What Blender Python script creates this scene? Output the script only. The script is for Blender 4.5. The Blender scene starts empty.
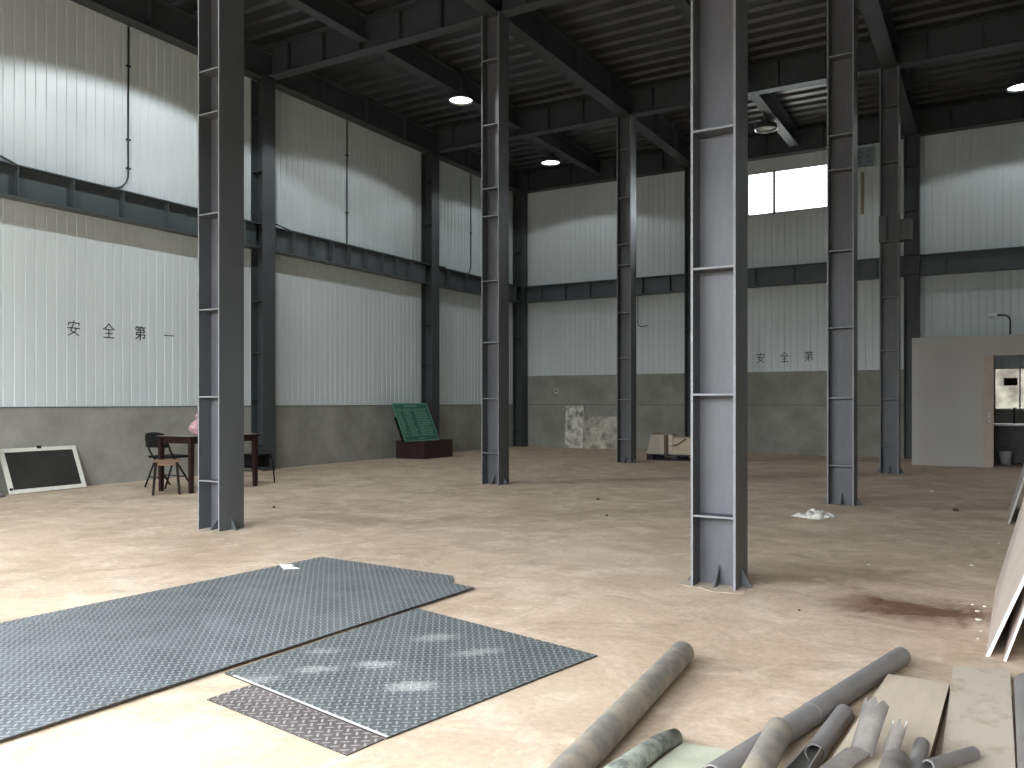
import bpy, bmesh, math, random
from mathutils import Vector, Matrix, noise
R = math.radians
random.seed(7)
scene = bpy.context.scene
col = scene.collection

# ------------------------------------------------------------------ camera, sky, exposure
CAM_H = 1.25
FOCAL_PX = 831.05
cam_data = bpy.data.cameras.new('camera')
cam_data.sensor_fit = 'HORIZONTAL'
cam_data.sensor_width = 36.0
cam_data.lens = FOCAL_PX * 36.0 / 1024.0
cam_data.shift_y = (402.0 - 384.0) / 1024.0
cam_data.clip_end = 300
camera = bpy.data.objects.new('camera', cam_data)
camera.location = (0, 0, CAM_H)
camera.rotation_euler = (R(90), 0, 0.52988)
col.objects.link(camera)
scene.camera = camera

SKY_STRENGTH = 19.0
world = bpy.data.worlds.new('overcast_sky')
scene.world = world
world.use_nodes = True
bg = world.node_tree.nodes['Background']
bg.inputs['Color'].default_value = (0.90, 0.95, 1.0, 1)
bg.inputs['Strength'].default_value = SKY_STRENGTH

scene.view_settings.view_transform = 'Standard'
scene.view_settings.look = 'None'
scene.view_settings.exposure = 0.0
scene.view_settings.gamma = 1.0
scene.view_settings.use_curve_mapping = False
scene.cycles.max_bounces = 10
scene.cycles.diffuse_bounces = 6
scene.cycles.glossy_bounces = 4
scene.cycles.caustics_reflective = False
scene.cycles.caustics_refractive = False
scene.cycles.sample_clamp_indirect = 6.0

# the big doorway behind the camera and the two windows let the sky in
DOOR_X0, DOOR_X1, DOOR_Z, FRONT_Y = -9.3, 0.2, 4.0, -1.2
WIN = (-5.34, -3.35, 5.78, 6.86)          # window high in the back wall
WIN2 = (-0.09, 0.75, 1.08, 1.98)          # window of the small room
def portal(name, loc, rot, sx_, sy_):
    l = bpy.data.lights.new(name, 'AREA')
    l.shape = 'RECTANGLE'
    l.size, l.size_y = sx_, sy_
    l.cycles.is_portal = True
    o = bpy.data.objects.new(name, l)
    o.location, o.rotation_euler = loc, rot
    col.objects.link(o)
portal('doorway_portal', ((DOOR_X0 + DOOR_X1) / 2, FRONT_Y - 0.1, DOOR_Z / 2), (R(90), 0, 0), DOOR_X1 - DOOR_X0, DOOR_Z)
portal('window_portal', ((WIN[0] + WIN[1]) / 2, 20.75, (WIN[2] + WIN[3]) / 2), (R(-90), 0, 0), WIN[1] - WIN[0], WIN[3] - WIN[2])
portal('small_window_portal', ((WIN2[0] + WIN2[1]) / 2, 20.75, (WIN2[2] + WIN2[3]) / 2), (R(-90), 0, 0), WIN2[1] - WIN2[0], WIN2[3] - WIN2[2])
LAMP_POWER = 330.0

# ------------------------------------------------------------------ materials
def new_mat(name):
    m = bpy.data.materials.new(name)
    m.use_nodes = True
    nt = m.node_tree
    return m, nt, nt.nodes['Principled BSDF']

def N(nt, kind, **kw):
    n = nt.nodes.new(kind)
    for k, v in kw.items():
        setattr(n, k, v)
    return n

def plain(name, color, rough=0.5, metal=0.0, var=0.12, scale=6.0, bump=0.0, stretch=(1, 1, 1), var_color=None, sharp=(0.35, 0.7), spec=0.5):
    """painted or mineral surface with soft irregular colour variation"""
    m, nt, b = new_mat(name)
    tc = N(nt, 'ShaderNodeTexCoord')
    mp = N(nt, 'ShaderNodeMapping')
    mp.inputs['Scale'].default_value = stretch
    nt.links.new(tc.outputs['Object'], mp.inputs['Vector'])
    nz = N(nt, 'ShaderNodeTexNoise')
    nz.inputs['Scale'].default_value = scale
    nz.inputs['Detail'].default_value = 6
    nz.inputs['Roughness'].default_value = 0.62
    nt.links.new(mp.outputs['Vector'], nz.inputs['Vector'])
    rp = N(nt, 'ShaderNodeValToRGB')
    lo = tuple(c * (1 - var) for c in color)
    hi = tuple(min(1, c * (1 + var)) for c in color)
    if var_color:
        lo, hi = var_color, color
    rp.color_ramp.elements[0].position, rp.color_ramp.elements[1].position = sharp
    rp.color_ramp.elements[0].color = (*lo, 1)
    rp.color_ramp.elements[1].color = (*hi, 1)
    nt.links.new(nz.outputs['Fac'], rp.inputs['Fac'])
    nt.links.new(rp.outputs['Color'], b.inputs['Base Color'])
    b.inputs['Roughness'].default_value = rough
    b.inputs['Metallic'].default_value = metal
    b.inputs['Specular IOR Level'].default_value = spec
    if bump:
        bp = N(nt, 'ShaderNodeBump')
        bp.inputs['Strength'].default_value = bump
        bp.inputs['Distance'].default_value = 0.01
        nt.links.new(nz.outputs['Fac'], bp.inputs['Height'])
        nt.links.new(bp.outputs['Normal'], b.inputs['Normal'])
    return m

def emitter(name, color, strength):
    m, nt, b = new_mat(name)
    b.inputs['Base Color'].default_value = (0.8, 0.8, 0.8, 1)
    b.inputs['Emission Color'].default_value = (*color, 1)
    b.inputs['Emission Strength'].default_value = strength
    return m

def floor_material():
    m, nt, b = new_mat('dusty_concrete')
    L = nt.links.new
    tc = N(nt, 'ShaderNodeTexCoord')
    def nz(scale, detail=6, rough=0.6, stretch=(1, 1, 1), dist=0.0):
        mp = N(nt, 'ShaderNodeMapping')
        mp.inputs['Scale'].default_value = stretch
        L(tc.outputs['Object'], mp.inputs['Vector'])
        n = N(nt, 'ShaderNodeTexNoise')
        n.inputs['Scale'].default_value = scale
        n.inputs['Detail'].default_value = detail
        n.inputs['Roughness'].default_value = rough
        n.inputs['Distortion'].default_value = dist
        L(mp.outputs['Vector'], n.inputs['Vector'])
        return n
    def ramp(src, p0, c0, p1, c1):
        r = N(nt, 'ShaderNodeValToRGB')
        r.color_ramp.elements[0].position, r.color_ramp.elements[1].position = p0, p1
        r.color_ramp.elements[0].color, r.color_ramp.elements[1].color = (*c0, 1), (*c1, 1)
        L(src, r.inputs['Fac'])
        return r
    def mix(fac, a, c):
        x = N(nt, 'ShaderNodeMix', data_type='RGBA')
        if isinstance(fac, float): x.inputs['Factor'].default_value = fac
        else: L(fac, x.inputs['Factor'])
        for s, v in ((x.inputs['A'], a), (x.inputs['B'], c)):
            if isinstance(v, tuple): s.default_value = (*v, 1)
            else: L(v, s)
        return x.outputs['Result']
    big = nz(0.55, 5, 0.6, dist=0.6)
    med = nz(2.3, 8, 0.68, dist=0.8)
    fine = nz(26, 4, 0.7)
    base = ramp(big.outputs['Fac'], 0.3, (0.54, 0.41, 0.295), 0.7, (0.70, 0.555, 0.415))
    pale = ramp(med.outputs['Fac'], 0.46, (0, 0, 0), 0.66, (1, 1, 1))
    c = mix(pale.outputs['Color'], base.outputs['Color'], (0.78, 0.64, 0.505))
    dark = ramp(nz(1.5, 9, 0.72, dist=1.2).outputs['Fac'], 0.49, (0, 0, 0), 0.70, (0.85, 0.85, 0.85))
    c = mix(dark.outputs['Color'], c, (0.42, 0.315, 0.22))
    fr = ramp(fine.outputs['Fac'], 0.25, (0.8, 0.8, 0.8), 0.75, (1.08, 1.08, 1.08))
    mm = N(nt, 'ShaderNodeMix', data_type='RGBA', blend_type='MULTIPLY')
    mm.inputs['Factor'].default_value = 1.0
    L(c, mm.inputs['A']); L(fr.outputs['Color'], mm.inputs['B'])
    c = mm.outputs['Result']
    # first a spilled brown stain, then column shadows painted into the floor colour
    for (sx_, sy_, rx, ry, col_, amt) in ((-0.42, 5.58, 0.70, 0.42, (0.15, 0.075, 0.04), 0.95),
                                          (-1.28, 6.05, 0.5, 0.28, (0.20, 0.13, 0.08), 0.6),
                                          (-0.9, 6.5, 0.8, 0.35, (0.23, 0.165, 0.10), 0.5),
                                          (-5.9, 6.8, 0.9, 0.4, (0.26, 0.20, 0.13), 0.5)):
        mp = N(nt, 'ShaderNodeMapping', vector_type='TEXTURE')
        mp.inputs['Location'].default_value = (sx_, sy_, 0)
        mp.inputs['Scale'].default_value = (rx, ry, 1)
        wob = N(nt, 'ShaderNodeVectorMath', operation='MULTIPLY_ADD')
        L(med.outputs['Color'], wob.inputs[0])
        wob.inputs[1].default_value = (1.7, 0.9, 0)
        L(tc.outputs['Object'], wob.inputs[2])
        off = N(nt, 'ShaderNodeVectorMath', operation='SUBTRACT')
        L(wob.outputs[0], off.inputs[0]); off.inputs[1].default_value = (0.85, 0.45, 0)
        L(off.outputs[0], mp.inputs['Vector'])
        ln = N(nt, 'ShaderNodeVectorMath', operation='LENGTH')
        L(mp.outputs['Vector'], ln.inputs[0])
        rr = ramp(ln.outputs['Value'], 0.25, (amt,) * 3, 1.0, (0, 0, 0))
        c = mix(rr.outputs['Color'], c, col_)
    L(c, b.inputs['Base Color'])
    b.inputs['Roughness'].default_value = 0.72
    b.inputs['Specular IOR Level'].default_value = 0.3
    bp = N(nt, 'ShaderNodeBump')
    bp.inputs['Strength'].default_value = 0.25
    bp.inputs['Distance'].default_value = 0.01
    L(med.outputs['Fac'], bp.inputs['Height'])
    L(bp.outputs['Normal'], b.inputs['Normal'])
    return m

def tread_material(name, base, bar, scuffs=(), scuff_col=(0.62, 0.63, 0.60), pitch=0.036):
    """checker plate: short raised bars, neighbours turned by 90 degrees"""
    m, nt, b = new_mat(name)
    L = nt.links.new
    def math_(op, a, c=None):
        n = N(nt, 'ShaderNodeMath', operation=op)
        for i, v in enumerate((a, c)):
            if v is None: continue
            if isinstance(v, (int, float)): n.inputs[i].default_value = v
            else: L(v, n.inputs[i])
        return n.outputs[0]
    tc = N(nt, 'ShaderNodeTexCoord')
    mp = N(nt, 'ShaderNodeMapping')
    mp.inputs['Rotation'].default_value = (0, 0, R(45))
    mp.inputs['Scale'].default_value = (1 / pitch, 1 / pitch, 1)
    L(tc.outputs['Object'], mp.inputs['Vector'])
    sp = N(nt, 'ShaderNodeSeparateXYZ')
    L(mp.outputs['Vector'], sp.inputs[0])
    u, v = sp.outputs[0], sp.outputs[1]
    fu, fv = math_('FLOOR', u), math_('FLOOR', v)
    par = math_('FLOORED_MODULO', math_('ADD', fu, fv), 2.0)
    du = math_('SUBTRACT', math_('SUBTRACT', u, fu), 0.5)
    dv = math_('SUBTRACT', math_('SUBTRACT', v, fv), 0.5)
    inv = math_('SUBTRACT', 1.0, par)
    a = math_('ADD', math_('MULTIPLY', du, inv), math_('MULTIPLY', dv, par))
    c = math_('ADD', math_('MULTIPLY', dv, inv), math_('MULTIPLY', du, par))
    q = math_('ADD', math_('POWER', math_('ABSOLUTE', math_('DIVIDE', a, 0.56)), 2.0),
              math_('POWER', math_('ABSOLUTE', math_('DIVIDE', c, 0.17)), 2.0))
    mask = N(nt, 'ShaderNodeMapRange')
    mask.inputs['From Min'].default_value = 1.05
    mask.inputs['From Max'].default_value = 0.55
    L(q, mask.inputs['Value'])
    nz = N(nt, 'ShaderNodeTexNoise')
    nz.inputs['Scale'].default_value = 3.2
    nz.inputs['Detail'].default_value = 7
    nz.inputs['Roughness'].default_value = 0.65
    L(tc.outputs['Object'], nz.inputs['Vector'])
    rp = N(nt, 'ShaderNodeValToRGB')
    rp.color_ramp.elements[0].position, rp.color_ramp.elements[1].position = 0.35, 0.7
    rp.color_ramp.elements[0].color = (*[x * 0.74 for x in base], 1)
    rp.color_ramp.elements[1].color = (*[x * 1.4 for x in base], 1)
    L(nz.outputs['Fac'], rp.inputs['Fac'])
    mx = N(nt, 'ShaderNodeMix', data_type='RGBA')
    L(mask.outputs['Result'], mx.inputs['Factor'])
    L(rp.outputs['Color'], mx.inputs['A'])
    mx.inputs['B'].default_value = (*bar, 1)
    out = mx.outputs['Result']
    nz2 = N(nt, 'ShaderNodeTexNoise')
    nz2.inputs['Scale'].default_value = 40
    nz2.inputs['Detail'].default_value = 3
    L(tc.outputs['Object'], nz2.inputs['Vector'])
    for (x, y, rx, ry, rot, amt) in scuffs:
        pm = N(nt, 'ShaderNodeMapping', vector_type='TEXTURE')
        pm.inputs['Location'].default_value = (x, y, 0)
        pm.inputs['Rotation'].default_value = (0, 0, R(rot))
        pm.inputs['Scale'].default_value = (rx, ry, 1)
        wb = N(nt, 'ShaderNodeVectorMath', operation='MULTIPLY_ADD')
        L(nz2.outputs['Color'], wb.inputs[0])
        wb.inputs[1].default_value = (0.14, 0.14, 0)
        L(tc.outputs['Object'], wb.inputs[2])
        L(wb.outputs[0], pm.inputs['Vector'])
        fl = N(nt, 'ShaderNodeSeparateXYZ')
        L(pm.outputs['Vector'], fl.inputs[0])
        ln = math_('SQRT', math_('ADD', math_('POWER', math_('ABSOLUTE', fl.outputs[0]), 2.0), math_('POWER', math_('ABSOLUTE', fl.outputs[1]), 2.0)))
        rr = N(nt, 'ShaderNodeMapRange')
        rr.inputs['From Min'].default_value = 1.0
        rr.inputs['From Max'].default_value = 0.35
        rr.inputs['To Max'].default_value = amt
        L(ln, rr.inputs['Value'])
        x2 = N(nt, 'ShaderNodeMix', data_type='RGBA')
        L(rr.outputs['Result'], x2.inputs['Factor'])
        L(out, x2.inputs['A'])
        x2.inputs['B'].default_value = (*scuff_col, 1)
        out = x2.outputs['Result']
    L(out, b.inputs['Base Color'])
    b.inputs['Roughness'].default_value = 0.5
    b.inputs['Metallic'].default_value = 0.25
    bp = N(nt, 'ShaderNodeBump')
    bp.inputs['Strength'].default_value = 0.6
    bp.inputs['Distance'].default_value = 0.003
    L(mask.outputs['Result'], bp.inputs['Height'])
    L(bp.outputs['Normal'], b.inputs['Normal'])
    return m

M = {}
M['floor'] = floor_material()
M['panel'] = plain('white_wall_panel', (0.66, 0.705, 0.72), 0.42, var=0.05, scale=1.2, stretch=(1, 1, 0.15))
M['plinth'] = plain('rendered_concrete', (0.305, 0.302, 0.272), 0.85, var=0.2, scale=1.7, bump=0.2)
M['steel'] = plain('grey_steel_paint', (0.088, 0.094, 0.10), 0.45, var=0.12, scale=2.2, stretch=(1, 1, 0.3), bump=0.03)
M['web'] = plain('dusty_steel_paint', (0.105, 0.105, 0.118), 0.5, scale=2.6, stretch=(1, 1, 0.35), bump=0.03, var_color=(0.07, 0.07, 0.078), sharp=(0.35, 0.6))
M['edge'] = plain('worn_steel_edge', (0.20, 0.205, 0.215), 0.5, var=0.15, scale=8)
M['beam'] = plain('beam_paint_and_column_shade', (0.050, 0.056, 0.060), 0.5, var=0.12, scale=2)  # beam paint, also stands in for shade on the wall columns
M['girt'] = plain('girt_paint', (0.075, 0.088, 0.094), 0.45, var=0.12, scale=2)
M['deck'] = plain('galvanised_deck', (0.080, 0.082, 0.086), 0.34, metal=0.6, var=0.2, scale=1.5)
M['grout'] = plain('dry_mortar', (0.52, 0.43, 0.33), 0.9, var=0.2, scale=14, bump=0.4)
M['cable'] = plain('black_conduit', (0.03, 0.034, 0.036), 0.5)
M['ink'] = plain('black_paint', (0.018, 0.016, 0.02), 0.6)
M['white_frame'] = plain('white_lacquer', (0.72, 0.72, 0.66), 0.4, var=0.05)
M['black_panel'] = plain('black_board_face', (0.032, 0.033, 0.029), 0.38, var=0.2, scale=3)
M['black_metal'] = plain('black_metal', (0.010, 0.010, 0.011), 0.5, spec=0.2)
M['black_pad'] = plain('black_vinyl', (0.010, 0.010, 0.011), 0.6, spec=0.15)
M['wood_dark'] = plain('dark_red_wood', (0.021, 0.010, 0.009), 0.5, spec=0.25, var=0.25, scale=6, stretch=(6, 6, 0.6))
M['wood_top'] = plain('table_top_laminate', (0.30, 0.285, 0.27), 0.35, var=0.1)
M['stool_wood'] = plain('worn_brown_wood', (0.19, 0.115, 0.06), 0.55, var=0.3, scale=9, stretch=(1, 6, 1))
M['stool_leg'] = plain('dark_stool_leg', (0.020, 0.014, 0.011), 0.65, var=0.3, scale=8, spec=0.15)
M['pink'] = plain('pink_plastic_film', (0.50, 0.31, 0.34), 0.3, var=0.2, scale=12)
M['maroon'] = plain('dark_maroon_boards', (0.030, 0.012, 0.012), 0.5, var=0.25, scale=5)
M['green'] = plain('green_painted_board', (0.016, 0.115, 0.075), 0.45, var=0.15, scale=3)
M['green_text'] = plain('pale_green_lettering', (0.17, 0.36, 0.27), 0.5, var=0.1)
M['stone'] = plain('blotchy_stone', (0.78, 0.76, 0.70), 0.6, scale=5.0, var_color=(0.20, 0.20, 0.17), sharp=(0.34, 0.58), bump=0.1)
M['stone2'] = plain('ochre_blotchy_stone', (0.66, 0.62, 0.52), 0.6, scale=4.5, var_color=(0.21, 0.20, 0.16), sharp=(0.34, 0.62), bump=0.1)
M['crate'] = plain('raw_crate_wood', (0.55, 0.47, 0.35), 0.7, var=0.15, scale=5, stretch=(1, 1, 6))
M['crate_pale'] = plain('pale_board', (0.56, 0.51, 0.42), 0.7, var=0.12, scale=4)
M['strap'] = plain('brown_strap', (0.14, 0.095, 0.055), 0.6)
M['pallet'] = plain('black_pallet_plastic', (0.012, 0.012, 0.012), 0.55)
M['rag'] = plain('white_cloth', (0.76, 0.73, 0.68), 0.85, var=0.06, scale=20)
M['paper'] = plain('white_paper', (0.85, 0.86, 0.84), 0.7, var=0.03)
M['pebble'] = plain('dark_pebble', (0.10, 0.075, 0.055), 0.85, var=0.3, scale=30)
M['plaster'] = plain('white_plaster', (0.80, 0.77, 0.70), 0.85, var=0.08, scale=30)
M['pvc'] = plain('grey_pvc', (0.245, 0.228, 0.222), 0.45, var=0.12, scale=7, var_color=(0.19, 0.178, 0.175))
M['pvc_dirty'] = plain('dusty_grey_pvc', (0.33, 0.285, 0.225), 0.6, scale=11, var_color=(0.21, 0.195, 0.178), sharp=(0.4, 0.6))
M['pvc_in'] = plain('grey_pvc_inside', (0.20, 0.195, 0.185), 0.6, var=0.15)
M['pvc_cut'] = plain('pale_pvc_break', (0.50, 0.47, 0.43), 0.6, var=0.1)
M['plank'] = plain('cement_stained_plank', (0.60, 0.50, 0.395), 0.75, scale=3.0, var=0.1, stretch=(3, 0.7, 1), bump=0.1)
M['plank2'] = plain('stained_pale_plank', (0.56, 0.495, 0.41), 0.75, scale=7.0, var_color=(0.40, 0.31, 0.22), sharp=(0.30, 0.5), stretch=(1.4, 1.0, 1), bump=0.15)
M['plank_edge'] = plain('dark_ply_edge', (0.20, 0.14, 0.085), 0.8, var=0.3, scale=12, stretch=(1, 1, 10))
M['glassfibre'] = plain('greenish_rubble_sheet', (0.50, 0.51, 0.40), 0.7, scale=6, var=0.15, bump=0.2)
M['glassfibre_roll'] = plain('grey_rolled_edge', (0.30, 0.31, 0.26), 0.65, scale=14, var_color=(0.10, 0.105, 0.095), sharp=(0.38, 0.6))
M['board_face'] = plain('pinkish_board', (0.56, 0.475, 0.42), 0.6, scale=2.0, var=0.12, bump=0.05)
M['board_edge'] = plain('white_board_edge', (0.86, 0.85, 0.83), 0.6, var=0.05)
M['board_grey'] = plain('grey_board', (0.40, 0.38, 0.36), 0.6, scale=2.0, var=0.1)
M['partition'] = plain('grey_partition_panel', (0.48, 0.465, 0.445), 0.5, var=0.04, scale=1.5)
M['jamb'] = plain('beige_door_frame', (0.50, 0.42, 0.345), 0.5, var=0.06)
M['alu'] = plain('aluminium_frame', (0.62, 0.63, 0.64), 0.35, var=0.05)
M['counter'] = plain('counter_top', (0.55, 0.56, 0.55), 0.3, var=0.05)
M['cabinet'] = plain('dark_cabinet', (0.05, 0.05, 0.047), 0.5, var=0.3, scale=7)
M['lamp_shell'] = plain('lamp_housing', (0.05, 0.053, 0.056), 0.4)
M['reflector'] = plain('spun_reflector', (0.80, 0.82, 0.83), 0.22, metal=1.0, var=0.02)
M['led'] = emitter('lit_led_board', (0.93, 1.0, 1.0), 6.0)
M['led_off'] = plain('unlit_led_board', (0.5, 0.5, 0.45), 0.4, var=0.03)
M['notice'] = plain('mauve_notice', (0.30, 0.20, 0.19), 0.6)
M['vent'] = plain('pale_blue_vent', (0.20, 0.245, 0.275), 0.5, var=0.05)
M['vent_slot'] = plain('vent_slot', (0.10, 0.13, 0.15), 0.5)
M['trunk'] = plain('tan_trunking', (0.30, 0.27, 0.20), 0.6)
M['outside'] = plain('outside_yard_wall', (0.10, 0.088, 0.066), 0.9, scale=2.2, var_color=(0.032, 0.023, 0.014), sharp=(0.4, 0.6))
M['outside_ground'] = plain('outside_ground', (0.16, 0.15, 0.13), 0.9, var=0.15, scale=1)
gm, gnt, gb = new_mat('window_glass')
gb.inputs['Base Color'].default_value = (0.97, 0.99, 1, 1)
gb.inputs['Roughness'].default_value = 0.0
gb.inputs['IOR'].default_value = 1.02
gb.inputs['Transmission Weight'].default_value = 1.0
M['glass'] = gm

# ------------------------------------------------------------------ mesh helpers
class MB:
    def __init__(self):
        self.v, self.f, self.m, self.mats, self.smooth = [], [], [], [], []
    def mat(self, m):
        if m not in self.mats: self.mats.append(m)
        return self.mats.index(m)
    def add(self, verts, faces, mat, smooth=False):
        k = len(self.v); i = self.mat(mat)
        self.v += [tuple(p) for p in verts]
        for f in faces:
            self.f.append([a + k for a in f]); self.m.append(i); self.smooth.append(smooth)
        return self
    def box(self, x0, x1, y0, y1, z0, z1, mat, front=None, top=None):
        vs = [(x0, y0, z0), (x1, y0, z0), (x1, y1, z0), (x0, y1, z0), (x0, y0, z1), (x1, y0, z1), (x1, y1, z1), (x0, y1, z1)]
        fs = [(0, 3, 2, 1), (4, 5, 6, 7), (0, 1, 5, 4), (1, 2, 6, 5), (2, 3, 7, 6), (3, 0, 4, 7)]
        for n, f in enumerate(fs):
            mm = mat
            if n == 2 and front: mm = front
            if n == 1 and top: mm = top
            self.add(vs, [f], mm)
        return self
    def prism(self, poly, z0, z1, mat, side=None):
        """poly: list of (x, y) counter-clockwise; z0/z1 numbers or lists"""
        n = len(poly)
        a = z0 if isinstance(z0, (list, tuple)) else [z0] * n
        c = z1 if isinstance(z1, (list, tuple)) else [z1] * n
        vs = [(p[0], p[1], a[i]) for i, p in enumerate(poly)] + [(p[0], p[1], c[i]) for i, p in enumerate(poly)]
        self.add(vs, [list(range(n))[::-1], list(range(n, 2 * n))], mat)
        self.add(vs, [(i, (i + 1) % n, n + (i + 1) % n, n + i) for i in range(n)], side or mat)
        return self
    def slab(self, o, ex, ey, ez, mat, side=None):
        """parallelepiped from corner o with edge vectors; ez is the thickness"""
        o, ex, ey, ez = map(Vector, (o, ex, ey, ez))
        vs = [o, o + ex, o + ex + ey, o + ey, o + ez, o + ex + ez, o + ex + ey + ez, o + ey + ez]
        self.add(vs, [(0, 3, 2, 1), (4, 5, 6, 7)], mat)
        self.add(vs, [(0, 1, 5, 4), (1, 2, 6, 5), (2, 3, 7, 6), (3, 0, 4, 7)], side or mat)
        return self
    def tube(self, pts, r, mat, n=10, caps=True, r_end=None):
        pts = [Vector(p) for p in pts]
        rings = []
        up = Vector((0, 0, 1))
        d0 = (pts[1] - pts[0]).normalized()
        side = d0.cross(up)
        if side.length < 1e-3: side = d0.cross(Vector((0, 1, 0)))
        side.normalize()
        for i, p in enumerate(pts):
            if i == 0: d = pts[1] - p
            elif i == len(pts) - 1: d = p - pts[i - 1]
            else: d = (pts[i + 1] - p).normalized() + (p - pts[i - 1]).normalized()
            d.normalize()
            side = (side - d * side.dot(d)).normalized()
            b = d.cross(side)
            rr = r if r_end is None else r + (r_end - r) * i / (len(pts) - 1)
            rings.append([p + (side * math.cos(2 * math.pi * k / n) + b * math.sin(2 * math.pi * k / n)) * rr for k in range(n)])
        vs = [p for ring in rings for p in ring]
        fs = [(i * n + k, i * n + (k + 1) % n, (i + 1) * n + (k + 1) % n, (i + 1) * n + k) for i in range(len(pts) - 1) for k in range(n)]
        self.add(vs, fs, mat, True)
        if caps:
            self.add(rings[0], [list(range(n))[::-1]], mat)
            self.add(rings[-1], [list(range(n))], mat)
        return self
    def shell(self, p0, p1, r, t, mat, inner, cut, a0=0.0, a1=360.0, n=28, seg=8, jag0=None, jag1=None, flare=0.0, roll=0.0):
        """piece of pipe wall: full pipe or split, with straight or jagged ends"""
        p0, p1 = Vector(p0), Vector(p1)
        ax = (p1 - p0); Ln = ax.length; ax.normalize()
        side = ax.cross(Vector((0, 0, 1)))
        if side.length < 1e-3: side = Vector((1, 0, 0))
        side.normalize(); up = side.cross(ax)
        full = abs(a1 - a0) >= 359.9
        cols = n if full else n + 1
        def pt(k, s, rad):
            u = k / n
            a = R(a0 + (a1 - a0) * u)
            s0 = jag0(u) if jag0 else 0.0
            s1 = Ln - (jag1(u) if jag1 else 0.0)
            q = s0 + (s1 - s0) * s
            rr = rad + flare * (q / Ln) ** 2
            return p0 + ax * q + (side * math.cos(a) + up * math.sin(a)) * rr
        for rad, mm, flip in ((r, mat, False), (r - t, inner, True)):
            vs = [pt(k, s / seg, rad) for s in range(seg + 1) for k in range(cols)]
            fs = []
            for s in range(seg):
                for k in range(n):
                    k2 = (k + 1) % cols
                    f = (s * cols + k, s * cols + k2, (s + 1) * cols + k2, (s + 1) * cols + k)
                    fs.append(f if flip else f[::-1])
            self.add(vs, fs, mm, True)
        for s in (0, 1):
            vs = [pt(k, s, r) for k in range(cols)] + [pt(k, s, r - t) for k in range(cols)]
            fs = [(k, (k + 1) % cols, cols + (k + 1) % cols, cols + k) for k in range(n)]
            self.add(vs, fs if s else [f[::-1] for f in fs], cut)
        if not full:
            for k in (0, n):
                vs = [pt(k, s / seg, r) for s in range(seg + 1)] + [pt(k, s / seg, r - t) for s in range(seg + 1)]
                fs = [(s, s + 1, seg + 2 + s, seg + 1 + s) for s in range(seg)]
                self.add(vs, fs, cut)
        return self
    def lathe(self, prof, mat, n=28, center=(0, 0)):
        vs = [(center[0] + r * math.cos(2 * math.pi * k / n), center[1] + r * math.sin(2 * math.pi * k / n), z) for r, z in prof for k in range(n)]
        fs = [(i * n + k, i * n + (k + 1) % n, (i + 1) * n + (k + 1) % n, (i + 1) * n + k) for i in range(len(prof) - 1) for k in range(n)]
        self.add(vs, fs, mat, True)
        return self
    def build(self, name, parent=None, bevel=0.0, weld=True):
        me = bpy.data.meshes.new(name)
        me.from_pydata(self.v, [], self.f)
        for m in self.mats: me.materials.append(m)
        for p, i, s in zip(me.polygons, self.m, self.smooth):
            p.material_index = i; p.use_smooth = s
        bm = bmesh.new(); bm.from_mesh(me)
        if weld:
            bmesh.ops.remove_doubles(bm, verts=bm.verts, dist=1e-5)
            bmesh.ops.recalc_face_normals(bm, faces=bm.faces)
        bm.to_mesh(me); bm.free()
        o = bpy.data.objects.new(name, me)
        col.objects.link(o)
        if parent: o.parent = parent
        if bevel:
            b = o.modifiers.new('soft_edge', 'BEVEL'); b.width = bevel; b.segments = 2; b.limit_method = 'ANGLE'
        return o

def tag(o, label, cat, group=None, kind=None):
    o['label'] = label; o['category'] = cat
    if group: o['group'] = group
    if kind: o['kind'] = kind
    return o

def thing(name, label, cat, loc=(0, 0, 0), rz=0.0, group=None):
    o = bpy.data.objects.new(name, None)
    o.empty_display_size = 0.1
    o.location = loc; o.rotation_euler = (0, 0, rz)
    col.objects.link(o)
    return tag(o, label, cat, group)

def copy_tree(src, loc, rz, label=None):
    r = src.copy(); col.objects.link(r)
    r.location = loc; r.rotation_euler = (0, 0, rz)
    if label: r['label'] = label
    for ch in list(src.children):
        c = ch.copy(); col.objects.link(c); c.parent = r
        for g in ch.children:
            d = g.copy(); col.objects.link(d); d.parent = c
    return r

def struct(o):
    o['kind'] = 'structure'
    return o

# ------------------------------------------------------------------ the building shell
XW = -11.76          # face of the wall panels along the long side
YB = 20.47           # face of the back wall panels
XR = 3.62
ZT = 7.66            # underside of the deck
PL = 1.17            # top of the concrete plinth

f = MB()
f.add([(XW - 0.3, FRONT_Y - 0.3, 0), (XR + 0.3, FRONT_Y - 0.3, 0), (XR + 0.3, YB + 0.3, 0), (XW - 0.3, YB + 0.3, 0)], [(0, 1, 2, 3)], M['floor'])
struct(f.build('floor'))
g = MB()
g.box(-40, 30, -40, FRONT_Y - 0.3, -0.2, -0.01, M['outside_ground'])
g.box(-40, 30, YB + 0.3, 60, -0.2, -0.01, M['outside_ground'])
struct(g.build('ground'))

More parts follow.
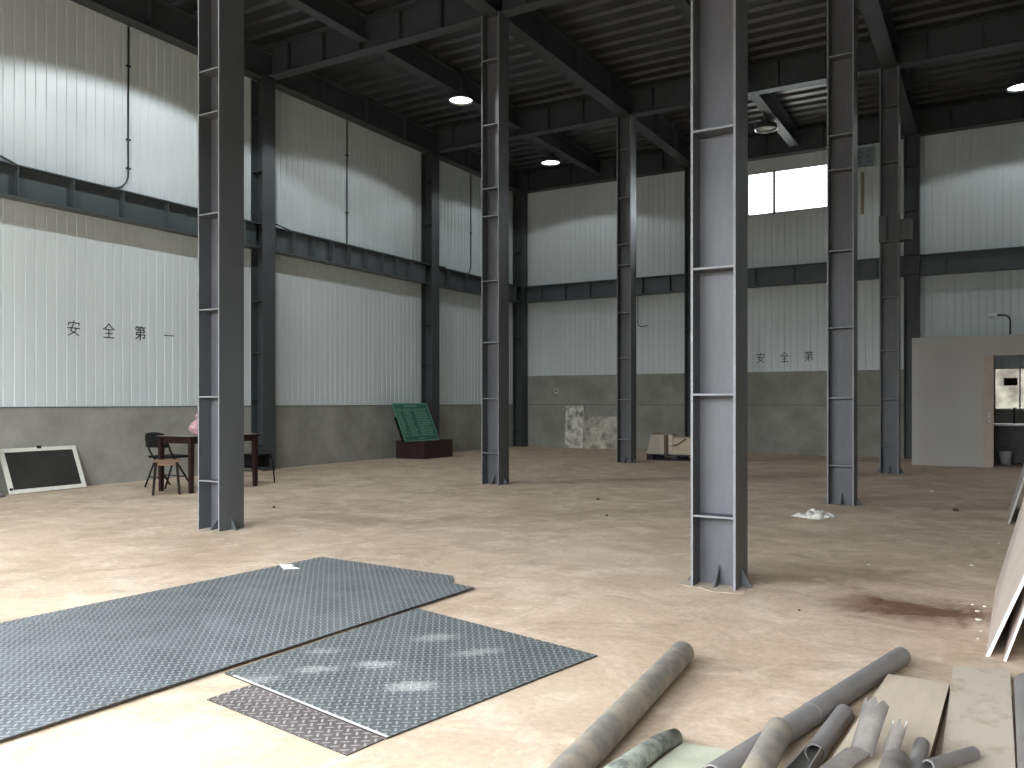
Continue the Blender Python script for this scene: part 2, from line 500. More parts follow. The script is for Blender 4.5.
def ribbed(along, fixed, a0, a1, z0, z1, pitch, sign, mat, holes=()):
    """wall cladding with narrow vertical grooves; along = 'x' or 'y', sign = direction of the room"""
    m = MB()
    prof = []
    a = a0
    while a < a1 - 1e-6:
        b = min(a + pitch, a1)
        prof += [(a, 0), (max(a, b - 0.026), 0), (max(a, b - 0.020), -0.012), (max(a, b - 0.006), -0.012)]
        a = b
    prof.append((a1, 0))
    def P(t, d, z):
        q = fixed + sign * d
        return (t, q, z) if along == 'x' else (q, t, z)
    spans = [(z0, z1, None)]
    cuts = sorted({z0, z1} | {h[2] for h in holes} | {h[3] for h in holes})
    for za, zb in zip(cuts[:-1], cuts[1:]):
        for (ta, da), (tb, db) in zip(prof[:-1], prof[1:]):
            pieces = [(ta, da, tb, db)]
            for (h0, h1, hz0, hz1) in holes:
                if hz0 <= za and hz1 >= zb:
                    nxt = []
                    for (pa, xa, pb, xb) in pieces:
                        if pb <= h0 or pa >= h1: nxt.append((pa, xa, pb, xb)); continue
                        if pa < h0: nxt.append((pa, xa, h0, xb))
                        if pb > h1: nxt.append((h1, xa, pb, xb))
                    pieces = nxt
            for (pa, xa, pb, xb) in pieces:
                if pb - pa < 1e-6 and abs(xa - xb) < 1e-6: continue
                m.add([P(pa, xa, za), P(pb, xb, za), P(pb, xb, zb), P(pa, xa, zb)], [(0, 1, 2, 3)], mat)
    return m

wl = ribbed('y', XW, FRONT_Y, YB + 0.1, PL, ZT, 0.15, 1, M['panel'])
wl.box(XW - 0.12, XW - 0.02, FRONT_Y, YB + 0.2, 0, ZT, M['panel'])
struct(wl.build('wall_left'))
bl = MB().box(XW - 0.12, XW + 0.02, FRONT_Y, YB + 0.1, 0, PL, M['plinth'])
bl.box(XW - 0.02, XW + 0.03, FRONT_Y, YB, PL, PL + 0.012, M['girt'])
struct(bl.build('baseboard_left'))
wb = ribbed('x', YB, XW, XR + 0.1, PL, ZT, 0.15, -1, M['panel'], holes=[WIN, (WIN2[0], WIN2[1], PL, WIN2[3])])
def holed_box(m, x0, x1, y0, y1, z0, z1, holes, mat):
    xs = sorted({x0, x1} | {h[0] for h in holes} | {h[1] for h in holes})
    zs = sorted({z0, z1} | {h[2] for h in holes} | {h[3] for h in holes})
    for xa, xb in zip(xs[:-1], xs[1:]):
        for za, zb in zip(zs[:-1], zs[1:]):
            if any(h[0] <= xa and h[1] >= xb and h[2] <= za and h[3] >= zb for h in holes): continue
            m.box(xa, xb, y0, y1, za, zb, mat)
holed_box(wb, XW - 0.12, XR + 0.12, YB + 0.02, YB + 0.2, 0, ZT, [WIN, WIN2], M['panel'])
struct(wb.build('wall_back'))
bb = MB()
holed_box(bb, XW, XR, YB - 0.02, YB + 0.019, 0, PL, [WIN2], M['plinth'])
bb.box(XW, -1.5, YB - 0.03, YB + 0.01, PL, PL + 0.012, M['girt'])
struct(bb.build('baseboard_back'))
wr = MB().box(XR, XR + 0.15, FRONT_Y, YB + 0.1, PL, ZT, M['panel'])
wr.box(XR - 0.03, XR + 0.15, FRONT_Y, YB + 0.1, 0, PL, M['plinth'])
struct(wr.build('wall_right'))
wf = MB()
holed_box(wf, XW - 0.12, XR + 0.12, FRONT_Y - 0.2, FRONT_Y, 0, ZT, [(DOOR_X0, DOOR_X1, 0, DOOR_Z)], M['panel'])
struct(wf.build('wall_front'))

# ribbed steel deck overhead, ribs running across the hall
dk = MB()
y = FRONT_Y - 0.2
pitch = 0.38
while y < YB + 0.2:
    yy = [y, y + 0.16, y + 0.20, y + 0.34, y + pitch]
    zz = [ZT, ZT, ZT + 0.05, ZT + 0.05, ZT]
    for (ya, za), (yb, zb) in zip(list(zip(yy, zz))[:-1], list(zip(yy, zz))[1:]):
        dk.add([(XW - 0.1, ya, za), (XW - 0.1, yb, zb), (XR + 0.1, yb, zb), (XR + 0.1, ya, za)], [(0, 1, 2, 3)], M['deck'])
    y += pitch
dk.box(XW - 0.3, XR + 0.3, FRONT_Y - 0.4, YB + 0.4, ZT + 0.07, ZT + 0.25, M['deck'])
struct(dk.build('ceiling'))

# low concrete wall on which the boards lean (just beside the view)
lw = MB().box(0.335, 0.50, 3.9, 11.6, 0, 1.25, M['plinth'])
struct(lw.build('wall_low'))

# window high in the back wall
w = struct(bpy.data.objects.new('window_1', None)); col.objects.link(w)
x0, x1, z0, z1 = WIN
fr = MB()
for (a, b_, c, d) in ((x0, x1, z0, z0 + 0.05), (x0, x1, z1 - 0.05, z1), (x0, x0 + 0.05, z0, z1), (x1 - 0.05, x1, z0, z1), (-4.71, -4.65, z0, z1)):
    fr.box(a, b_, YB + 0.03, YB + 0.09, c, d, M['alu'])
fr.build('window_frame', w)
MB().box(x0 + 0.05, -4.71, YB + 0.05, YB + 0.056, z0 + 0.05, z1 - 0.05, M['glass']).build('pane', w)
MB().box(-4.65, x1 - 0.05, YB + 0.05, YB + 0.056, z0 + 0.05, z1 - 0.05, M['glass']).build('pane', w)

# ------------------------------------------------------------------ steel frame
D = 0.305
GX, GY = -6.7776, 5.4751           # corner of the first column of the grid
SX, SY = 4.97447, 5.17775          # bay sizes
STIFF = [0.48, 1.30, 2.15, 3.08, 4.06, 4.48, 5.44, 6.42]

def column(label, x, y, ztop=7.12, stiff=STIFF, gusset=True, grout=True, paint=('steel', 'web', 'edge')):
    t = thing('steel_column', label, 'column', (x + D / 2, y + D / 2, 0))
    h = D / 2
    ft = 0.016
    for s in (-1, 1):
        a, b_ = (-h, -h + ft) if s < 0 else (h - ft, h)
        MB().box(a, b_, -h, h, 0, ztop, M[paint[0]], front=M[paint[2]]).build('flange', t)
    MB().box(-h + ft, h - ft, -0.006, 0.006, 0, ztop, M[paint[1]]).build('web', t)
    for z in stiff:
        MB().box(-h + ft, h - ft, -h + 0.004, -0.006, z - 0.007, z + 0.007, M[paint[1]], front=M[paint[2]]).build('stiffener', t)
    if gusset:
        def fin(px, py, dx, dy, hh=0.13, ln=0.075, th=0.012):
            n = Vector((-dy, dx, 0)) * th / 2
            p = Vector((px, py, 0)); q = p + Vector((dx, dy, 0)) * ln
            pr = [p, q, p + Vector((0, 0, hh))]
            vs = [v - n for v in pr] + [v + n for v in pr]
            MB().add(vs, [(0, 1, 2), (3, 5, 4), (0, 3, 4, 1), (1, 4, 5, 2), (2, 5, 3, 0)], M[paint[0]]).build('gusset', t)
        fin(0.0, -0.006, 0, -1, 0.14, 0.13)
        fin(h, 0, 1, 0)
        fin(-h, 0, -1, 0)
    if grout:
        poly = []
        for k in range(26):
            a = 2 * math.pi * k / 26
            q = 0.22 + 0.035 * math.sin(3 * a + x) + 0.02 * random.uniform(-1, 1)
            rr = q / max(abs(math.cos(a)), abs(math.sin(a))) ** 0.7
            poly.append((rr * math.cos(a), rr * math.sin(a)))
        MB().prism(poly, 0.0005, 0.0035, M['grout']).build('mortar_bed', t)
    return t

cA = column('dark grey steel column in front of the wooden table with the pink bag', GX, GY)
cB = column('grey steel column standing between the green board and the patchy slab', GX, GY + SY)
cC = column('thin grey steel column overlapping the end of the patchy slab', GX, GY + 2 * SY)
cD = column('big steel column with a pale dusty web, alone on bare floor behind the long pipe', GX + SX, GY)
cE = column('grey steel column directly behind the crumpled white rag', GX + SX, GY + SY)
cF = column('dark steel column with a bolted bracket box, before the grey partition', GX + SX, GY + 2 * SY)
bk = MB()
bk.box(-D / 2 - 0.01, D / 2 + 0.02, -D / 2 - 0.03, -D / 2 - 0.005, 4.04, 4.50, M['steel'])
bk.box(-0.05, -0.02, -D / 2 - 0.09, -D / 2 - 0.03, 4.06, 4.48, M['beam'])
bk.box(D / 2, D / 2 + 0.20, -D / 2 + 0.02, D / 2 - 0.04, 4.06, 4.42, M['steel'])
bk.build('bracket_box', cF)
wz = STIFF  # wall columns below: their shade is put into the colour, using beam paint
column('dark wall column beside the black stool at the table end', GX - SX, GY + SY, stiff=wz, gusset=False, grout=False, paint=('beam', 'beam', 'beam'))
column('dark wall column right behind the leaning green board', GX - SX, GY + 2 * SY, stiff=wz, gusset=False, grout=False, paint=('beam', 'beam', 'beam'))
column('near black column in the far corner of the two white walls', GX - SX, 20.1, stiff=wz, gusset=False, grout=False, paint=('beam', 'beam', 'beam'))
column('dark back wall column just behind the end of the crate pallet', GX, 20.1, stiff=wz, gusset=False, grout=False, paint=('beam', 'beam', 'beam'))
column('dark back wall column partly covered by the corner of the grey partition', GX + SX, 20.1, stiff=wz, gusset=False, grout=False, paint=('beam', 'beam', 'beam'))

def ibeam(name, label, axis, c, a0, a1, z0, h, width, mat, stiff=0.0, first=0.4):
    """I-beam along axis 'x' or 'y' with its centre line at c"""
    mid = (a0 + a1) / 2
    loc = (mid, c, z0) if axis == 'x' else (c, mid, z0)
    t = thing(name, label, 'beam', loc)
    L2 = (a1 - a0) / 2
    def bx(l0, l1, w0, w1, q0, q1, nm):
        m = MB()
        if axis == 'x': m.box(l0, l1, w0, w1, q0, q1, mat)
        else: m.box(w0, w1, l0, l1, q0, q1, mat)
        m.build(nm, t)
    bx(-L2, L2, -width / 2, width / 2, 0, 0.016, 'bottom_flange')
    bx(-L2, L2, -width / 2, width / 2, h - 0.016, h, 'top_flange')
    bx(-L2, L2, -0.006, 0.006, 0.016, h - 0.016, 'web')
    if stiff:
        s = first
        while s < a1 - a0 - 0.15:
            for sg in (-1, 1):
                w0, w1 = (0.006, width / 2 - 0.012) if sg > 0 else (-width / 2 + 0.012, -0.006)
                bx(-L2 + s - 0.006, -L2 + s + 0.006, w0, w1, 0.016, h - 0.016, 'stiffener')
            s += stiff
    return t

CX = [GX + D / 2 + i * SX for i in (-1, 0, 1, 2)]     # column lines
CY = [GY + D / 2 + j * SY for j in (0, 1, 2)] + [20.25]
ZB, HB = 7.12, 0.53
# girders along the hall, on top of the columns
ibeam('steel_beam', 'dark eaves beam along the top of the long lettered wall', 'y', XW + 0.17, FRONT_Y + 0.1, YB - 0.35, ZB, HB, 0.25, M['beam'], 1.3)
ibeam('steel_beam', 'dark roof girder resting on the columns nearer the lettered wall', 'y', CX[1], FRONT_Y + 0.1, YB - 0.35, ZB, HB, 0.25, M['beam'], 1.3)
ibeam('steel_beam', 'dark roof girder resting on the pale column and the bracketed column', 'y', CX[2], FRONT_Y + 0.1, YB - 0.35, ZB, HB, 0.25, M['beam'], 1.3)
ibeam('steel_beam', 'dark eaves beam along the top of the back wall over the window', 'x', YB - 0.17, XW + 0.05, XR - 0.05, ZB, HB, 0.25, M['beam'], 1.3)
cross = [
    (1, 0, 'dark cross beam in front of the lit lamp by the long wall'),
    (1, 1, 'dark cross beam above the column behind the white rag, before the rows of bright deck ribs'),
    (2, 0, 'dark cross beam just above the smaller lit lamp'),
    (2, 1, 'dark cross beam in front of the unlit lamp and the high window'),
    (2, 2, 'dark cross beam above the lit lamp at the picture edge'),
]
for j, i, lab in cross:
    x0 = CX[i] + (0.13 if i else 0.25)
    x1 = CX[i + 1] - 0.13 if i < 2 else XR - 0.05
    ibeam('steel_beam', lab, 'x', CY[j], x0, x1, ZB, HB, 0.22, M['beam'], 0.83, 0.45)
sec = [
    (0, 0, 'dark secondary roof beam reaching the picture top above the long wall'),
    (0, 1, 'dark secondary roof beam directly above the lit lamp by the long wall'),
    (0, 2, 'dark secondary roof beam directly above the smaller lit lamp'),
    (1, 1, 'dark secondary roof beam among the bright deck ribs at the picture top'),
    (1, 2, 'secondary roof beam with a bright underside running to the high window'),
    (2, 2, 'dark secondary roof beam over the lit lamp at the picture edge'),
]
for k, j, lab in sec:
    cx = (CX[k] + CX[k + 1]) / 2 if k < 2 else 0.84
    ibeam('steel_beam', lab, 'y', cx, CY[j] + 0.12, (CY[j + 1] - 0.12) if j < 2 else YB - 0.32, 7.24, 0.41, 0.2, M['beam'])

# wall girts half way up
gz, gh = 4.03, 0.445
def girt(lab, axis, c, a0, a1, stiff=0.78, first=0.5):
    return ibeam('wall_girt', lab, axis, c, a0, a1, gz, gh, 0.25, M['girt'], stiff, first)
girt('dark steel girt across the long wall above the lettering', 'y', XW + 0.15, FRONT_Y + 0.1, GY + SY - 0.01, 0.79, 0.35)
girt('dark steel girt of the long wall between the table and the green board', 'y', XW + 0.15, GY + SY + D + 0.01, GY + 2 * SY - 0.01, 0.52, 0.55)
girt('dark steel girt of the last bay of the long wall, beyond the green board', 'y', XW + 0.15, GY + 2 * SY + D + 0.01, 20.08, 0.8)
girt('dark steel girt on the back wall above the patchy slab', 'x', YB - 0.15, XW + 0.35, GX - 0.01, 0.74)
girt('dark steel girt on the back wall under the high window', 'x', YB - 0.15, GX + D + 0.01, GX + SX - 0.01, 0.9)
girt('dark steel girt on the back wall above the grey partition', 'x', YB - 0.15, GX + SX + D + 0.01, XR, 0.8)

# ------------------------------------------------------------------ high bay lamps
def lamp(label, x, y, lit=True, z=7.08, power=None, proto=None):
    t = thing('high_bay_lamp', label, 'lamp', (x, y, z))
    sh = MB()
    sh.lathe([(0.235, 0.0), (0.238, 0.004), (0.222, 0.10), (0.09, 0.13), (0.0, 0.132)], M['lamp_shell'], 36)
    sh.lathe([(0.235, 0.0), (0.229, 0.001), (0.214, 0.096), (0.0, 0.098)], M['reflector'], 36)
    sh.build('reflector_shade', t)
    MB().lathe([(0.0, 0.03), (0.218, 0.03), (0.218, 0.04), (0.0, 0.04)], M['led'] if lit else M['led_off'], 32).build('led_board', t)
    d = MB().lathe([(0.0, 0.128), (0.085, 0.128), (0.095, 0.15), (0.095, 0.21), (0.06, 0.23), (0.0, 0.23)], M['lamp_shell'], 24)
    d.build('driver_housing', t)
    MB().tube([(0, 0, 0.225), (0, 0, 7.70 - z)], 0.012, M['lamp_shell']).build('hanging_rod', t)
    if lit:
        l = bpy.data.lights.new('led_light', 'SPOT')
        l.spot_size = R(147); l.spot_blend = 0.12
        l.energy = power or LAMP_POWER
        l.color = (0.93, 0.985, 1.0)
        l.shadow_soft_size = 0.03
        lo = bpy.data.objects.new('led_light', l)
        lo.location = (0, 0, -0.004)
        lo.parent = t
        col.objects.link(lo)
    return t
lamp('bigger of the two lit round lamps hanging by the long lettered wall', -9.0, 13.4, power=LAMP_POWER * 0.33)
lamp('smaller lit round lamp hanging in front of the far corner', -9.45, 18.0, power=LAMP_POWER * 0.20)
lamp('lit round lamp cut off by the picture edge above the partition', 0.36, 18.1, power=LAMP_POWER * 0.22)
lamp('unlit dull lamp beside the bright high window', -4.30, 18.1, lit=False)
lamp('lit lamp hanging above the lettering on the long wall, out of view', -9.0, 8.3)
lamp('lit lamp hanging near the big doorway, out of view', -9.0, 3.2)

# ------------------------------------------------------------------ lettering on the panels
GLYPH = {
    'peace': [[(.5, 1), (.52, .88)], [(.08, .70), (.1, .85), (.92, .85), (.9, .70)], [(.03, .5), (.98, .5)],
              [(.46, .76), (.25, .32), (.6, .17), (.9, 0)], [(.74, .5), (.55, .22), (.08, 0)]],
    'whole': [[(.5, 1), (.28, .75), (.04, .6)], [(.5, 1), (.72, .75), (.97, .6)], [(.2, .58), (.8, .58)], [(.24, .31), (.77, .31)], [(.06, .02), (.95, .02)], [(.5, .58), (.5, .02)]],
    'ordinal': [[(.22, 1), (.06, .82)], [(.18, .92), (.46, .92)], [(.3, .9), (.38, .79)], [(.62, 1), (.48, .82)], [(.58, .92), (.95, .92)], [(.72, .9), (.8, .79)],
                [(.13, .73), (.86, .73), (.86, .56)], [(.18, .56), (.86, .56)], [(.18, .56), (.13, .39), (.9, .39), (.86, .14), (.74, .17)], [(.5, .73), (.5, 0)], [(.48, .37), (.08, .06)]],
    'one': [[(.03, .5), (.97, .5)]],
}
def glyph(key, label, origin, ex, size_w, size_h, out, group, stroke=0.016):
    """flat painted strokes; ex = direction of writing, out = direction away from the wall"""
    t = MB()
    ex, out = Vector(ex), Vector(out)
    for st in GLYPH[key]:
        for (a, b_) in zip(st[:-1], st[1:]):
            p = ex * (a[0] - .5) * size_w + Vector((0, 0, (a[1] - .5) * size_h))
            q = ex * (b_[0] - .5) * size_w + Vector((0, 0, (b_[1] - .5) * size_h))
            d = (q - p).normalized()
            n = d.cross(out) * stroke / 2
            p2, q2 = p - d * stroke * 0.35, q + d * stroke * 0.35
            t.slab(p2 - n, q2 - p2, n * 2, out * 0.003, M['ink'])
    o = t.build('wall_character')
    o.location = origin
    return tag(o, label, 'lettering', group)
lab_l = {'peace': 'first black character of the slogan on the long wall, above the leaning black board', 'whole': 'second black character of the slogan on the long wall, like a roof over crossbars',
         'ordinal': 'third black character of the slogan on the long wall, dense with many strokes', 'one': 'single black dash ending the slogan on the long wall'}
for key, y in (('peace', 7.30), ('whole', 7.86), ('ordinal', 8.40), ('one', 8.93)):
    glyph(key, lab_l[key], (XW + 0.001, y, 2.34), (0, 1, 0), 0.195, 0.215, (1, 0, 0), 'slogan on the long wall')
lab_b = {'peace': 'small black character on the back wall nearest the big pale column', 'whole': 'small black character in the middle of the three on the back wall',
         'ordinal': 'small dense black character on the back wall beside the column behind the rag'}
for key, x in (('peace', -4.99), ('whole', -4.43), ('ordinal', -3.87)):
    glyph(key, lab_b[key], (x, YB - 0.001, 2.325), (1, 0, 0), 0.20, 0.23, (0, -1, 0), 'slogan on the back wall')

# ------------------------------------------------------------------ conduits and wall fittings
def conduit(label, pts, r=0.013, clips=()):
    t = thing('conduit', label, 'conduit', pts[0])
    o = Vector(pts[0])
    MB().tube([Vector(p) - o for p in pts], r, M['cable'], 8).build('pipe', t)
    for p in clips:
        c = Vector(p) - o
        MB().box(c.x - 0.02, c.x + 0.02, c.y - 0.035, c.y + 0.035, c.z - 0.012, c.z + 0.012, M['cable']).build('clip', t)
    return t
xc = XW + 0.018
arc = [(xc, 8.18 - 0.28 + 0.28 * math.cos(a), 4.82 - 0.28 * math.sin(a)) for a in [R(k * 11.25) for k in range(9)]]
conduit('black conduit running down the long wall and bending along the girt', [(xc, 8.18, 7.12)] + arc + [(xc, 7.3, 4.52), (xc, 6.5, 4.53), (xc, 6.2, 4.62), (xc, 5.6, 4.85)],
        clips=[(xc, 8.18, 5.35), (xc, 8.18, 6.5), (xc, 8.18, 4.9)])
conduit('straight black conduit on the middle white bay of the long wall', [(xc, 13.23, 7.12), (xc, 13.23, 4.47)], clips=[(xc, 13.23, 5.2), (xc, 13.23, 6.4), (xc, 13.25, 4.52)])
conduit('black conduit on the last white bay of the long wall', [(xc, 17.95, 7.12), (xc, 17.95, 4.75), (xc, 17.87, 4.58), (xc, 17.7, 4.49)], clips=[(xc, 17.95, 5.6)])
conduit('black cable lying along the girt of the middle bay', [(XW + 0.29, 10.4, 4.62), (XW + 0.26, 10.9, 4.55), (XW + 0.24, 11.4, 4.48), (XW + 0.25, 13.23, 4.475), (XW + 0.25, 15.6, 4.475), (XW + 0.3, 16.4, 4.485)])
yc = YB - 0.018
conduit('thin hooked pipe hanging below the girt on the back wall', [(-8.12, yc - 0.1, 4.0), (-8.12, yc - 0.1, 3.32), (-8.08, yc - 0.12, 3.22), (-7.98, yc - 0.16, 3.20), (-7.86, yc - 0.18, 3.22)], 0.011, clips=[(-7.86, yc - 0.16, 3.22)])

v = thing('wall_vent', 'pale blue vent panel high on the back wall beside the window', 'vent', (-2.62, YB - 0.25, 6.79))
MB().box(-0.19, 0.19, 0, 0.05, -0.21, 0.21, M['vent']).build('panel', v)
for a in (-0.09, 0.09):
    for b_ in (-0.12, 0.0, 0.12):
        MB().box(a - 0.05, a + 0.05, -0.006, 0.004, b_ - 0.018, b_ + 0.018, M['vent_slot']).build('slot', v)
MB().box(-0.1, 0.1, 0.05, 0.24, 0.05, 0.1, M['steel']).build('bracket', v)
tag(MB().box(-2.72, -2.66, YB - 0.06, YB - 0.002, 5.55, 6.5, M['trunk']).build('cable_trunk'), 'narrow tan trunking on the back wall below the blue vent', 'trunking')
s = thing('wall_socket', 'small dark socket on the white back wall near the far corner', 'socket', (-10.55, YB - 0.02, 1.55))
MB().box(-0.05, 0.05, -0.02, 0.018, -0.06, 0.06, M['alu']).build('plate', s)
MB().box(-0.025, 0.025, -0.03, -0.02, -0.02, 0.035, M['ink']).build('outlet', s)

# ------------------------------------------------------------------ partition room
PY = 18.39
pt = MB()
px0, px1, ptop = -1.5, XR - 0.03, 2.53
dx0, dx1, dz = -0.26, 0.95, 2.17
pt.box(px0, dx0, PY, PY + 0.08, 0, ptop, M['partition'])
pt.box(dx1, px1, PY, PY + 0.08, 0, ptop, M['partition'])
pt.box(dx0, dx1, PY, PY + 0.08, dz, ptop, M['partition'])
pt.box(px0, px0 + 0.08, PY + 0.08, 20.05, 0, ptop, M['partition'])
pt.box(px0, px1, PY + 0.08, YB - 0.33, ptop - 0.06, ptop, M['partition'])
struct(pt.build('wall_partition'))
dr = struct(bpy.data.objects.new('door_1', None)); col.objects.link(dr)
fm = MB()
fm.box(dx0, dx0 + 0.175, PY - 0.012, PY + 0.10, 0, dz, M['jamb'])
fm.box(dx1 - 0.1, dx1, PY - 0.012, PY + 0.10, 0, dz, M['jamb'])
fm.box(dx0 + 0.175, dx1 - 0.1, PY - 0.012, PY + 0.10, dz - 0.03, dz, M['jamb'])
fm.build('door_frame', dr)
for z in (1.03, 0.89, 0.97):
    MB().box(dx0 + 0.08, dx0 + 0.12, PY - 0.02, PY - 0.012, z - 0.02, z + 0.02, M['alu']).build('strike_plate', dr)
w2 = struct(bpy.data.objects.new('window_2', None)); col.objects.link(w2)
x0, x1, z0, z1 = WIN2
fr = MB()
for (a, b_, c, d) in ((x0, x1, z0, z0 + 0.03), (x0, x1, z1 - 0.03, z1), (x0, x0 + 0.03, z0, z1), (x1 - 0.03, x1, z0, z1), (0.37, 0.40, z0, z1)):
    fr.box(a, b_, YB + 0.03, YB + 0.08, c, d, M['alu'])
fr.build('window_frame', w2)
MB().box(x0 + 0.03, x1 - 0.03, YB + 0.05, YB + 0.055, z0 + 0.03, z1 - 0.03, M['glass']).build('pane', w2)
tag(MB().box(0.09, 0.34, YB + 0.06, YB + 0.075, 1.60, 1.76, M['notice']).build('window_notice'), 'small dark notice stuck on the bright window of the small room', 'notice')
ct = thing('counter', 'dark counter with a pale top edge under the window seen through the doorway', 'counter', (0.5, 19.6, 0))
MB().box(-0.66, 1.5, -0.32, 0.3, 0.77, 0.81, M['counter']).build('worktop', ct)
MB().box(-0.55, 1.5, -0.02, 0.28, 0.02, 0.77, M['cabinet']).build('cupboard', ct)
for a in (-0.6, 0.2, 1.4):
    MB().box(a - 0.02, a + 0.02, -0.30, -0.26, 0, 0.77, M['cabinet']).build('leg', ct)
tp = thing('tap', 'small black tap standing on the counter before the bright window', 'tap', (0.27, 19.7, 0.81))
MB().tube([(0, 0, 0), (0, 0, 0.28)], 0.014, M['black_metal']).build('stem', tp)
MB().tube([(0, 0, 0.27), (0, -0.04, 0.31), (0, -0.12, 0.31), (0, -0.15, 0.27)], 0.02, M['black_metal']).build('spout', tp)
bkt = thing('bucket', 'small shiny bucket in the dark under the counter', 'bucket', (0.12, 19.38, 0))
MB().lathe([(0.0, 0.0), (0.09, 0.0), (0.12, 0.26), (0.115, 0.26), (0.088, 0.01), (0.0, 0.01)], M['alu'], 20).build('body', bkt)
MB().tube([(-0.118, 0, 0.25), (-0.08, -0.08, 0.33), (0, -0.1, 0.36), (0.08, -0.08, 0.33), (0.118, 0, 0.25)], 0.004, M['black_metal'], 6).build('handle', bkt)
struct(MB().box(-6, 8, 25.0, 25.3, 0, 2.3, M['outside']).build('wall_yard'))
struct(MB().box(-40, 30, -18.3, -18.0, 0, 4.4, M['plinth']).build('wall_sky_block'))  # unseen wall added outside the doorway to block the low sky

wl_ = thing('wall_light', 'small white lamp head on a bent black pole above the partition', 'lamp', (0.19, 18.75, ptop))
MB().tube([(0, 0, 0), (0, 0, 0.30), (-0.02, 0, 0.36), (-0.07, 0, 0.40), (-0.15, 0, 0.41), (-0.24, 0, 0.415)], 0.016, M['cable'], 8).build('pole', wl_)
MB().box(-0.37, -0.22, -0.05, 0.05, 0.385, 0.45, M['paper']).build('lamp_head', wl_, 0.008)
MB().box(-0.35, -0.26, -0.04, 0.04, 0.375, 0.385, M['lamp_shell']).build('lens', wl_)

# ------------------------------------------------------------------ things along the long wall
fb = thing('framed_board', 'white framed black board leaning against the concrete base of the long wall', 'board', (-11.45, 6.21, 0))
Lb, Hb, ln = 1.12, 0.65, 0.25
ax = Vector((-0.06, 1, 0)).normalized(); upv = Vector((-ln, -0.02, 0.60)).normalized(); nr = ax.cross(upv) * 1.0
if nr.x < 0: nr = -nr
def fbox(a0, a1, b0, b1, d0, d1, mat, name):
    MB().slab(ax * a0 + upv * b0 + nr * d0, ax * (a1 - a0), upv * (b1 - b0), nr * (d1 - d0), mat).build(name, fb)
fbox(0.05, Lb - 0.05, 0.05, Hb - 0.05, 0.012, 0.02, M['black_panel'], 'black_sheet')
for (a0, a1, b0, b1) in ((0, Lb, 0, 0.055), (0, Lb, Hb - 0.055, Hb), (0, 0.055, 0.055, Hb - 0.055), (Lb - 0.055, Lb, 0.055, Hb - 0.055)):
    fbox(a0, a1, b0, b1, 0.0, 0.035, M['white_frame'], 'frame_rail')
fbox(0.53, 0.59, Hb - 0.02, Hb + 0.02, 0.03, 0.045, M['black_metal'], 'clip')
fbox(0.0, 0.04, 0.05, 0.08, 0.03, 0.045, M['black_metal'], 'clip')

ps = thing('pedestal_stand', 'black pedestal on a round grey base at the picture edge beside the framed board', 'stand', (-11.45, 5.93, 0))
MB().lathe([(0.0, 0.0), (0.2, 0.0), (0.21, 0.02), (0.17, 0.045), (0.05, 0.06), (0.0, 0.06)], M['pvc'], 28).build('base', ps)
MB().lathe([(0.0, 0.05), (0.06, 0.05), (0.055, 0.62), (0.0, 0.62)], M['black_metal'], 16).build('post', ps)
MB().lathe([(0.0, 0.6), (0.1, 0.6), (0.1, 0.68), (0.0, 0.68)], M['black_metal'], 20).build('head', ps)

def folding_chair(label, loc, rz):
    t = thing('folding_chair', label, 'chair', loc, rz)
    r = 0.014
    fr = MB()
    pts = [(-0.245, 0.23, 0), (-0.235, -0.12, 0.52), (-0.235, -0.19, 0.70), (-0.185, -0.215, 0.785), (-0.06, -0.225, 0.80), (0.06, -0.225, 0.80), (0.185, -0.215, 0.785), (0.235, -0.19, 0.70), (0.235, -0.12, 0.52), (0.245, 0.23, 0)]
    fr.tube(pts, r, M['black_metal'], 8)
    fr.build('back_frame', t)
    for sg in (-1, 1):
        MB().tube([(sg * 0.20, -0.04, 0.44), (sg * 0.225, -0.21, 0)], r, M['black_metal'], 8).build('leg', t)
    MB().tube([(-0.215, 0.13, 0.155), (0.215, 0.13, 0.155)], 0.008, M['black_metal'], 8).build('stretcher', t)
    MB().tube([(-0.21, -0.15, 0.15), (0.21, -0.15, 0.15)], 0.008, M['black_metal'], 8).build('stretcher', t)
    MB().box(-0.215, 0.215, -0.17, 0.25, 0.43, 0.465, M['black_pad']).build('seat', t, 0.012)
    bkm = MB()
    n = 10
    vs = []
    for k in range(n + 1):
        a = -1 + 2 * k / n
        yy = -0.215 + 0.045 * a * a - 0.0
        zt = 0.80 - 0.075 * abs(a) ** 3
        vs.append([(a * 0.235, yy, 0.59), (a * 0.235, yy - 0.012, zt), (a * 0.235, yy - 0.03, zt), (a * 0.235, yy - 0.022, 0.59)])
    for k in range(n):
        q = vs[k] + vs[k + 1]
        bkm.add(q, [(0, 1, 5, 4), (1, 2, 6, 5), (2, 3, 7, 6), (3, 0, 4, 7)], M['black_pad'])
    bkm.add(vs[0], [(0, 3, 2, 1)], M['black_pad']); bkm.add(vs[-1], [(0, 1, 2, 3)], M['black_pad'])
    bkm.build('backrest', t)
    return t
folding_chair('black metal folding chair with a curved back beside the dark table', (-10.57, 8.0, 0), R(0))

